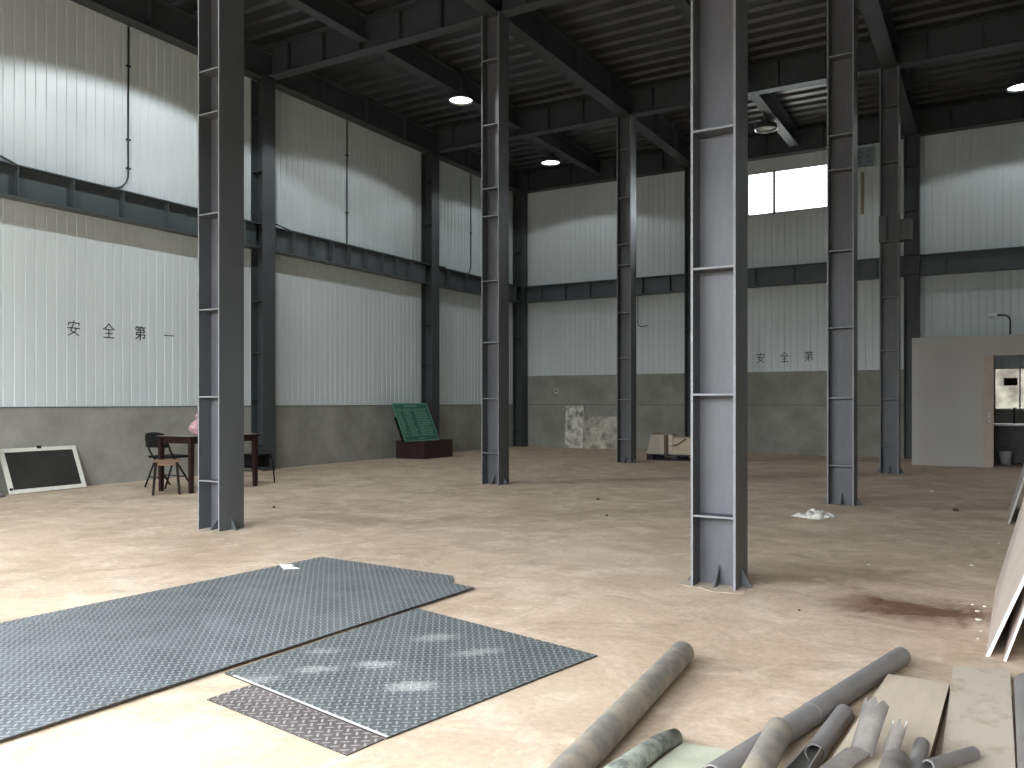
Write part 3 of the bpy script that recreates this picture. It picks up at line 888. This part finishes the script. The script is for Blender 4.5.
tb = thing('table', 'dark red-brown wooden table with a pink bag on it, behind the column', 'table', (-9.84, 8.15, 0))
MB().box(-0.36, 0.36, -0.62, 0.62, 0.75, 0.778, M['wood_dark'], top=M['wood_top']).build('table_top', tb, 0.003)
for sg in (-1, 1):
    MB().box(sg * 0.30 - 0.011, sg * 0.30 + 0.011, -0.53, 0.53, 0.675, 0.75, M['wood_dark']).build('apron', tb)
    MB().box(-0.289, 0.289, sg * 0.55 - 0.011, sg * 0.55 + 0.011, 0.675, 0.75, M['wood_dark']).build('apron', tb)
    for sy in (-1, 1):
        cx, cy = sg * 0.315, sy * 0.565
        m = MB(); a, b_ = 0.032, 0.025
        m.add([(cx - b_, cy - b_, 0), (cx + b_, cy - b_, 0), (cx + b_, cy + b_, 0), (cx - b_, cy + b_, 0), (cx - a, cy - a, 0.749), (cx + a, cy - a, 0.749), (cx + a, cy + a, 0.749), (cx - a, cy + a, 0.749)],
              [(0, 3, 2, 1), (4, 5, 6, 7), (0, 1, 5, 4), (1, 2, 6, 5), (2, 3, 7, 6), (3, 0, 4, 7)], M['wood_dark'])
        m.build('leg', tb)

def bag(label, loc):
    t = thing('plastic_bag', label, 'bag', loc)
    bm = bmesh.new()
    bmesh.ops.create_icosphere(bm, subdivisions=4, radius=1)
    for v in bm.verts:
        p = v.co.copy()
        n = noise.fractal(p * 2.3, 0.8, 2.0, 4) * 0.22 + abs(noise.noise(p * 6)) * 0.12
        rr = 1 + n
        z = p.z
        taper = 1.0 if z < -0.2 else max(0.55, 1 - 0.45 * (z + 0.2))
        v.co = Vector((p.x * rr * 0.13 * taper, p.y * rr * 0.15 * taper, 0.135 + z * 0.135 * (1 + 0.3 * n)))
        if v.co.z < 0.004: v.co.z = 0.004
    me = bpy.data.meshes.new('body'); bm.to_mesh(me); bm.free()
    me.materials.append(M['pink'])
    for p in me.polygons: p.use_smooth = True
    o = bpy.data.objects.new('body', me); o.parent = t; col.objects.link(o)
    for sg in (-1, 1):
        MB().tube([(0, sg * 0.01, 0.22), (0.015 * sg, sg * 0.03, 0.27), (0, sg * 0.05, 0.295), (-0.01, sg * 0.08, 0.25)], 0.034, M['pink'], 8, r_end=0.012).build('handle', t)
bag('crumpled pink plastic bag on the dark table, half hidden by the column', (-9.675, 7.86, 0.7785))

st = thing('wooden_stool', 'square brown wooden stool with splayed dark legs before the folding chair', 'stool', (-9.76, 7.37, 0), R(53))
MB().box(-0.165, 0.165, -0.12, 0.12, 0.44, 0.465, M['stool_wood']).build('seat', st, 0.004)
for sx_ in (-1, 1):
    for sy_ in (-1, 1):
        m = MB(); a, b_ = 0.019, 0.016
        tx, ty, bx_, by_ = sx_ * 0.13, sy_ * 0.09, sx_ * 0.165, sy_ * 0.13
        m.add([(bx_ - b_, by_ - b_, 0), (bx_ + b_, by_ - b_, 0), (bx_ + b_, by_ + b_, 0), (bx_ - b_, by_ + b_, 0), (tx - a, ty - a, 0.44), (tx + a, ty - a, 0.44), (tx + a, ty + a, 0.44), (tx - a, ty + a, 0.44)],
              [(0, 3, 2, 1), (4, 5, 6, 7), (0, 1, 5, 4), (1, 2, 6, 5), (2, 3, 7, 6), (3, 0, 4, 7)], M['stool_leg'])
        m.build('leg', st)
for sg in (-1, 1):
    MB().box(-0.13, 0.13, sg * 0.097 - 0.009, sg * 0.097 + 0.009, 0.395, 0.435, M['stool_wood']).build('apron', st)
    MB().box(sg * 0.137 - 0.009, sg * 0.137 + 0.009, -0.09, 0.09, 0.395, 0.435, M['stool_wood']).build('apron', st)

ms = thing('metal_stool', 'black stool with thin curved metal legs at the table end behind the column', 'stool', (-9.86, 9.06, 0))
MB().box(-0.17, 0.17, -0.17, 0.17, 0.43, 0.455, M['black_pad']).build('seat', ms, 0.01)
for sx_ in (-1, 1):
    for sy_ in (-1, 1):
        MB().tube([(sx_ * 0.14, sy_ * 0.13, 0.43), (sx_ * 0.17, sy_ * 0.16, 0.36), (sx_ * 0.19, sy_ * 0.18, 0.0)], 0.011, M['black_metal'], 8).build('leg', ms)
for z in (0.2, 0.38):
    MB().tube([(-0.16, -0.15, z), (0.16, -0.15, z)], 0.008, M['black_metal'], 6).build('stretcher', ms)
MB().box(-0.13, 0.13, -0.135, -0.115, 0.24, 0.43, M['black_pad']).build('apron', ms)
MB().box(-0.13, 0.13, 0.115, 0.135, 0.24, 0.43, M['black_pad']).build('apron', ms)

# podium with the green notice board
pd = thing('podium', 'low dark maroon box standing on the floor under the green board', 'box', (-11.25, 15.2, 0))
MB().box(-0.33, 0.44, -0.54, 0.56, 0.0, 0.37, M['maroon']).build('body', pd, 0.006)
MB().box(-0.34, 0.45, -0.55, 0.57, 0.37, 0.392, M['maroon']).build('lid', pd, 0.004)
gb_ = thing('notice_board', 'green board with pale lettering leaning on the maroon box', 'sign', (-11.0, 14.26, 0.3925))
up2 = Vector((-0.40, 0.03, 0.83)); a2 = Vector((0, 1.25, 0)); n2 = a2.cross(up2).normalized()
if n2.x < 0: n2 = -n2
o2 = Vector((0, 0, 0))
MB().slab(o2, a2, up2, -n2 * 0.022, M['green']).build('panel', gb_)
ru = random.Random(3)
def dash(m, u0, u1, v0, v1):
    m.slab(a2 * u0 + up2 * v0 + n2 * 0.0005, a2 * (u1 - u0), up2 * (v1 - v0), n2 * 0.002, M['green_text'])
m = MB(); u = 0.30
while u < 0.70:
    dash(m, u, u + 0.035, 0.90, 0.945); u += 0.05
m.build('title_lettering', gb_)
for c0, c1 in ((0.05, 0.20), (0.24, 0.50), (0.54, 0.94)):
    m = MB(); vv = 0.83
    while vv > 0.12:
        u = c0
        e = c1 - ru.uniform(0, 0.10)
        while u < e:
            wv = ru.uniform(0.012, 0.03)
            dash(m, u, min(u + wv, e), vv, vv + 0.024); u += wv + 0.008
        vv -= 0.046
    m.build('text_column', gb_)
m = MB()
for k in range(8):
    dash(m, 0.40 + 0.025 * k, 0.418 + 0.025 * k, 0.05, 0.08)
m.build('caption_lettering', gb_)
fb2 = MB()
for (u0, u1, v0, v1) in ((0, 1, 0.975, 1), (0, 1, 0, 0.02), (0, 0.014, 0, 1), (0.986, 1, 0, 1)):
    fb2.slab(a2 * u0 + up2 * v0, a2 * (u1 - u0), up2 * (v1 - v0), n2 * 0.006, M['green_text'])
fb2.build('trim', gb_)
MB().slab(Vector((-0.12, 0.02, 0.0)), Vector((0.03, 0, 0)), Vector((0, 0.05, 0)), Vector((-0.22, 0, 0.52)), M['black_metal']).build('prop', gb_)

# ------------------------------------------------------------------ things along the back wall
sl = tag(MB().slab((-10.24, YB - 0.10, 0), (0.56, 0, 0), (0, 0.05, 1.15), (0, -0.03, 0.0), M['stone']).build('stone_slab'), 'narrow taller grey blotchy slab leaning on the back wall', 'slab')
sl2 = tag(MB().slab((-9.68, YB - 0.16, 0), (1.3, 0, 0), (0, 0.05, 0.86), (0, -0.03, 0.0), M['stone2']).build('stone_slab'), 'wider lower ochre blotchy slab reaching behind the thin column', 'slab')

pal = thing('pallet', 'black pallet under the wooden crates on the back part of the floor', 'pallet', (-5.95, 17.35, 0))
for yy in (-0.32, 0.0, 0.32):
    MB().box(-0.62, 0.62, yy - 0.05, yy + 0.05, 0.105, 0.13, M['pallet']).build('deck_board', pal)
    for xx in (-0.55, 0, 0.55):
        MB().box(xx - 0.07, xx + 0.07, yy - 0.05, yy + 0.05, 0.02, 0.085, M['pallet']).build('block', pal)
    MB().box(-0.62, 0.62, yy - 0.05, yy + 0.05, 0.0, 0.02, M['pallet']).build('runner', pal)
for xx in (-0.57, -0.19, 0.19, 0.57):
    MB().box(xx - 0.05, xx + 0.05, -0.37, 0.37, 0.085, 0.105, M['pallet']).build('deck_board', pal)
cr = thing('crate', 'pale wooden crate with a sloped end, on the black pallet', 'crate', (-6.28, 17.35, 0.1305))
m = MB()
m.add([(-0.27, -0.36, 0), (0.16, -0.36, 0), (0.16, 0.34, 0), (-0.27, 0.34, 0), (-0.21, -0.34, 0.42), (0.16, -0.34, 0.42), (0.16, 0.34, 0.42), (-0.21, 0.34, 0.42)],
      [(0, 3, 2, 1), (4, 5, 6, 7), (0, 1, 5, 4), (1, 2, 6, 5), (2, 3, 7, 6), (3, 0, 4, 7)], M['crate_pale'])
m.build('body', cr, 0.005)
MB().slab((-0.30, -0.35, 0.02), (0.03, 0, 0), (0.09, 0.02, 0.43), (0, 0.5, 0), M['crate']).build('end_board', cr)
MB().box(0.10, 0.165, -0.375, -0.355, 0, 0.42, M['strap']).build('batten', cr)
cr2 = thing('crate', 'longer tan wooden crate with a dark strap mark, on the black pallet', 'crate', (-5.72, 17.35, 0.1305))
MB().box(-0.36, 0.38, -0.345, 0.34, 0, 0.36, M['crate']).build('body', cr2, 0.005)
MB().box(-0.36, -0.27, -0.37, -0.345, 0.02, 0.42, M['crate_pale']).build('batten', cr2)
MB().tube([(-0.36, -0.36, 0.18), (-0.22, -0.357, 0.19), (-0.12, -0.357, 0.24), (0.02, -0.357, 0.34)], 0.014, M['strap'], 8).build('strap', cr2)

# ------------------------------------------------------------------ bits on the floor
def crumpled(name, label, cat, loc, rz, w, h, height, mat, seed, n=26):
    bm = bmesh.new()
    vs = []
    for i in range(n + 1):
        for k in range(n + 1):
            u, v = i / n - 0.5, k / n - 0.5
            p = Vector((u * 5 + seed, v * 5, seed * 0.3))
            z = max(0.0, noise.fractal(p, 0.9, 2.1, 4) * 0.9 + 0.35) * height
            z *= max(0, 1 - (2 * max(abs(u), abs(v))) ** 4) * 0.9 + 0.1
            e = 1 + 0.25 * noise.noise(Vector((u * 3, v * 3, seed)))
            vs.append(bm.verts.new((u * w * e + 0.03 * noise.noise(p * 1.3), v * h * e + 0.03 * noise.noise(p * 1.7 + Vector((9, 0, 0))), z + 0.002)))
    for i in range(n):
        for k in range(n):
            a = i * (n + 1) + k
            bm.faces.new((vs[a], vs[a + n + 1], vs[a + n + 2], vs[a + 1]))
    me = bpy.data.meshes.new(name); bm.to_mesh(me); bm.free()
    me.materials.append(mat)
    for p in me.polygons: p.use_smooth = True
    o = bpy.data.objects.new(name, me); col.objects.link(o)
    o.location = loc; o.rotation_euler = (0, 0, rz)
    sd = o.modifiers.new('thick', 'SOLIDIFY'); sd.thickness = 0.004; sd.offset = 1
    return tag(o, label, cat)
crumpled('rag', 'crumpled white rag lying on the floor before a steel column', 'rag', (-1.72, 9.45, 0), R(-24), 0.36, 0.33, 0.085, M['rag'], 3.1)
crumpled('paper_scrap', 'white scrap of paper on the biggest checker plate', 'paper', (-4.56, 4.5, 0.0192), R(-30), 0.17, 0.09, 0.02, M['paper'], 1.2, 10)

def stone_bit(name, label, cat, loc, r, mat, seed, group=None, flat=0.6):
    bm = bmesh.new()
    bmesh.ops.create_icosphere(bm, subdivisions=2, radius=r)
    for v in bm.verts:
        v.co *= 1 + 0.5 * noise.noise(v.co / r * 1.1 + Vector((seed, seed * 2, 0)))
        v.co.z *= flat
    zmin = min(v.co.z for v in bm.verts)
    for v in bm.verts: v.co.z -= zmin
    me = bpy.data.meshes.new(name); bm.to_mesh(me); bm.free()
    me.materials.append(mat)
    o = bpy.data.objects.new(name, me); col.objects.link(o)
    o.location = loc
    return tag(o, label, cat, group)
pebs = [(-4.41, 9.70, 0.022, 'dark pebble on bare floor between the two thin columns, the farther one'),
        (-3.71, 8.39, 0.015, 'dark pebble on bare floor left of the big pale column'),
        (-0.43, 10.79, 0.03, 'dark lump on the floor between the white rag and the leaning grey board'),
        (-0.64, 5.68, 0.012, 'tiny dark pebble at the edge of the brown stain'),
        (-1.03, 5.16, 0.009, 'tiny dark pebble on the floor beside the foot of the big pale column'),
        (-7.38, 7.04, 0.018, 'dark pebble on the floor beside the column before the table')]
for k, (x, y, r, lab) in enumerate(pebs):
    stone_bit('pebble', lab, 'pebble', (x, y, 0), r, M['pebble'], k * 3.3)
chips = [(-0.86, 6.88, 0.018), (-0.18, 7.24, 0.022), (-0.32, 7.15, 0.014), (0.0, 8.5, 0.022), (-0.11, 5.67, 0.024), (-0.10, 5.44, 0.028), (-0.14, 5.85, 0.016), (-0.075, 5.83, 0.02), (-0.085, 5.2, 0.013), (-0.095, 5.02, 0.012), (-0.80, 12.9, 0.05)]
for k, (x, y, r) in enumerate(chips):
    stone_bit('plaster_chip', 'tiny white plaster chip on the floor towards the leaning boards', 'chip', (x, y, 0), r * 0.6, M['plaster'], k * 2.7 + 1, 'white plaster chips on the floor', 0.35)

# ------------------------------------------------------------------ checker plates
def plate(label, pts, z0, z1, mat, thick_mat=None, extra=None):
    c = Vector((sum(p[0] for p in pts) / len(pts), sum(p[1] for p in pts) / len(pts)))
    d = Vector(pts[1]) - Vector(pts[0])
    rz = math.atan2(d.y, d.x)
    loc = []
    for p in pts:
        q = Vector(p) - c
        loc.append((q.x * math.cos(-rz) - q.y * math.sin(-rz), q.x * math.sin(-rz) + q.y * math.cos(-rz)))
    o = MB().prism(loc, 0, z1 - z0, mat, thick_mat).build('checker_plate')
    o.location = (c.x, c.y, z0); o.rotation_euler = (0, 0, rz)
    tag(o, label, 'metal plate')
    return o, c, rz
M['tread'] = tread_material('checker_plate_grey', (0.125, 0.14, 0.145), (0.37, 0.39, 0.40))
EDGE = plain('dark_plate_edge', (0.035, 0.03, 0.028), 0.6)
def ext(p, q, t):
    return (p[0] + (q[0] - p[0]) * t, p[1] + (q[1] - p[1]) * t)
A = (-3.01, 4.64); Bn = (-3.14, 1.67); Fb = (-4.45, 4.86)
near_end = ext(A, Bn, 1.35)
far_end = (-4.78, 1.0)
plate('biggest checker plate, lying on top of a second one beside the scuffed plate', [near_end, A, (-4.52, 4.90), (-4.80, 0.72)], 0.0115, 0.019, M['tread'], EDGE)
plate('checker plate lying under the biggest plate, showing its far edge', [(-3.40, 0.70), (-3.14, 4.58), (-3.37, 4.915), (-4.69, 4.985), (-4.97, 0.78)], 0.0005, 0.0085, M['tread'], EDGE)
q = [(-3.065, 2.625), (-1.955, 2.42), (-1.70, 3.73), (-3.02, 4.03)]
cq = Vector((sum(p[0] for p in q) / 4, sum(p[1] for p in q) / 4)); rq = math.atan2(q[1][1] - q[0][1], q[1][0] - q[0][0])
def loc_q(x, y):
    d = Vector((x, y)) - cq
    return (d.x * math.cos(-rq) - d.y * math.sin(-rq) + 0.07, d.x * math.sin(-rq) + d.y * math.cos(-rq) + 0.07)
sc = []
for (x, y, rx, ry, rot, amt) in ((-2.544, 3.07, 0.13, 0.075, 45, 0.6), (-2.217, 2.911, 0.14, 0.085, 55, 0.65), (-2.738, 2.872, 0.14, 0.06, 50, 0.45), (-2.561, 3.58, 0.16, 0.09, 60, 0.4), (-2.229, 3.472, 0.18, 0.07, 60, 0.4), (-2.90, 3.1, 0.12, 0.06, 50, 0.35), (-2.85, 2.65, 0.12, 0.06, 50, 0.35)):
    lx, ly = loc_q(x, y)
    sc.append((lx, ly, rx, ry, rot, amt))
M['tread_scuffed'] = tread_material('checker_plate_scuffed', (0.115, 0.13, 0.132), (0.34, 0.36, 0.365), sc)
oq, _, _ = plate('checker plate with whitish scuff marks, beside the biggest plate', q, 0.0005, 0.0085, M['tread_scuffed'], EDGE)
M['tread_brown'] = tread_material('checker_plate_rusty', (0.13, 0.11, 0.105), (0.40, 0.375, 0.37))
plate('narrow brownish checker plate strip under the edge of the scuffed plate', [(-2.865, 2.36), (-1.985, 2.235), (-1.962, 2.412), (-2.84, 2.574)], 0.0005, 0.0055, M['tread_brown'], EDGE)
ed = Vector((q[1][0] - q[0][0], q[1][1] - q[0][1], 0)); en = Vector((-ed.y, ed.x, 0)).normalized()
le = MB().slab((ext(q[0], q[1], 0.06)[0], ext(q[0], q[1], 0.06)[1], 0.0088), tuple(ed * 0.94), tuple(en * 0.011), (0, 0, 0.002), M['alu'])
tag(le.build('edge_strip'), 'thin white strip between the scuffed plate and the brownish strip', 'strip')

# ------------------------------------------------------------------ pipes, shards and planks in front
def pipe(label, p0, p1, r, mat, t=0.006, seam=None, jag=None):
    o = thing('plastic_pipe', label, 'pipe', p0)
    b = Vector(p1) - Vector(p0)
    MB().shell((0, 0, 0), b, r, t, mat, M['pvc_in'], mat, jag1=jag).build('tube', o, weld=False)
    if seam:
        d = b.normalized()
        for s_, e_, rr in seam:
            MB().shell(d * s_, d * e_, r + rr, rr + 0.001, mat, mat, mat).build('collar', o, weld=False)
    return o
rp_ = random.Random(5)
pipe('long dusty grey pipe lying alone on the floor beside the scuffed plate', (-1.165, 1.95, 0.056), (-1.300, 3.83, 0.056), 0.055, M['pvc_dirty'])
pipe('longest smooth grey pipe, slanting towards the leaning boards', (-0.79, 2.62, 0.046), (-0.398, 4.33, 0.046), 0.043, M['pvc'], seam=[(0.74, 0.83, 0.002)])
pipe('pale dusty pipe lying across the longest pipe', (-0.630, 2.40, 0.118), (-0.644, 2.90, 0.134), 0.044, M['pvc_dirty'])
pipe('short grey pipe with a split end, between the longest pipe and the plank', (-0.548, 3.0, 0.037), (-0.520, 3.45, 0.037), 0.035, M['pvc'])
pipe('thin grey pipe end resting on the smooth plank, next to the broken shards', (-0.225, 2.75, 0.116), (-0.222, 3.10, 0.104), 0.023, M['pvc'])
pipe('thinnest grey pipe lying on the stained plank', (-0.19, 2.88, 0.118), (-0.073, 3.19, 0.0725), 0.021, M['pvc'])
pipe('grey pipe at the picture edge beside the stained plank', (0.099, 2.6, 0.05), (0.104, 4.16, 0.05), 0.048, M['pvc'])

def jagged(seed, amp, base=0.0, freq=9):
    r_ = random.Random(seed)
    ks = [r_.uniform(0, amp) for _ in range(freq + 2)]
    def fn(u):
        x = u * freq; i = int(x); fr_ = x - i
        return base + ks[i] * (1 - fr_) + ks[i + 1] * fr_
    return fn
M['pvc_old'] = plain('weathered_grey_pvc', (0.21, 0.188, 0.172), 0.6, scale=9, var_color=(0.12, 0.108, 0.10), sharp=(0.4, 0.6))
def shard(label, p0, p1, r, a0, a1, seed, amp, flare=0.0, mat='pvc_old', t=0.006):
    o = thing('pipe_shard', label, 'broken pipe', p0)
    MB().shell((0, 0, 0), Vector(p1) - Vector(p0), r, t, M[mat], M['pvc_in'], M['pvc_cut'], a0, a1, n=24, seg=8, jag1=jagged(seed, amp), flare=flare).build('wall_piece', o, weld=False)
    return o
shard('curled split pipe piece with a pale edge, below the short grey pipe', (-0.550, 2.985, 0.046), (-0.552, 2.58, 0.075), 0.036, 140, 395, 4, 0.02, 0.02)
shard('tallest jagged shard of broken grey pipe, standing up over the smooth plank', (-0.385, 2.93, 0.088), (-0.352, 3.07, 0.225), 0.042, 25, 165, 9, 0.028, 0.006)
shard('flat curved grey flap of broken pipe before the tallest shard', (-0.455, 2.70, 0.045), (-0.385, 2.94, 0.055), 0.07, 60, 130, 12, 0.05)
shard('small splintered pipe piece between the tallest shard and the thin pipe end', (-0.300, 2.93, 0.10), (-0.278, 3.05, 0.195), 0.026, 25, 165, 21, 0.075)
shard('rounded grey pipe stub in front of the splintered piece', (-0.272, 2.50, 0.142), (-0.272, 2.83, 0.134), 0.042, 0, 360, 30, 0.015)

def plank(label, pts, z0, z1, mat, side):
    """pts: four corners on the floor; z0/z1 per corner"""
    c = Vector((sum(p[0] for p in pts) / len(pts), sum(p[1] for p in pts) / len(pts)))
    o = MB().prism([(p[0] - c.x, p[1] - c.y) for p in pts], z0, z1, mat, side).build('plank')
    o.location = (c.x, c.y, 0)
    return tag(o, label, 'plank')
plank('smooth pale wooden plank with broken pipe shards lying on it', [(-0.492, 2.45), (-0.208, 2.45), (-0.181, 4.005), (-0.422, 4.005)],
      [0.0455, 0.0455, 0.003, 0.003], [0.0955, 0.0955, 0.05, 0.05], M['plank'], M['plank_edge'])
plank('stained pale plank under the thinnest pipe, near the leaning boards', [(-0.168, 2.45), (0.046, 2.45), (0.047, 3.2), (0.043, 4.33), (-0.178, 4.28), (-0.166, 3.05)],
      0.0005, 0.050, M['plank2'], M['plank_edge'])
gs = thing('plastic_sheet', 'greenish scrap sheet with a rolled grey edge in front of the longest pipe', 'scrap sheet', (-0.95, 2.75, 0))
m = MB()
gp = [(-1.035, 2.45), (-0.72, 2.45), (-0.70, 2.82), (-0.79, 2.93), (-0.985, 2.90)]
m.prism([(p[0] + 0.95, p[1] - 2.75) for p in gp], 0.012, 0.02, M['glassfibre'])
m.build('sheet', gs)
MB().tube([(-0.13, -0.35, 0.042), (-0.10, -0.1, 0.043), (-0.085, 0.06, 0.04), (-0.06, 0.15, 0.036)], 0.042, M['glassfibre_roll'], 12, r_end=0.03).build('rolled_edge', gs)

# ------------------------------------------------------------------ leaning boards
def lean_board(label, x, y0, y1, h, near, far, t, mat, edge='board_edge'):
    """sheet standing on its long edge, leaning over a little more at its near end"""
    o = thing('leaning_board', label, 'board', (x, y0, 0))
    L_ = y1 - y0
    def quad(ya, yb, sa, sb, mm, nm, g=0.0):
        m = MB()
        vs = []
        for (yy, sl) in ((ya, sa), (yb, sb)):
            for z in (0.0, h):
                q = sl * z + 0.02 * yy
                vs += [(q - g, yy, z), (q + t + g, yy, z)]
        m.add(vs, [(0, 1, 3, 2), (4, 6, 7, 5), (0, 2, 6, 4), (1, 5, 7, 3), (0, 4, 5, 1), (2, 3, 7, 6)], mm)
        m.build(nm, o)
    s1 = near + (far - near) * 0.005 / L_
    quad(0.005, L_, s1, far, M[mat], 'sheet')
    quad(0.0, 0.005, near, s1, M[edge], 'edge_band', 0.0005)
lean_board('front pinkish board leaning at the picture edge, with a white end edge', -0.055, 4.70, 6.4, 0.90, 0.385, 0.26, 0.016, 'board_face')
lean_board('second leaning board with a white edge, behind the pinkish front board', 0.02, 4.66, 6.3, 0.90, 0.318, 0.23, 0.011, 'board_face')
lean_board('grey board leaning farther back at the picture edge', 0.078, 9.92, 11.3, 0.74, 0.28, 0.27, 0.02, 'board_grey', edge='board_grey')
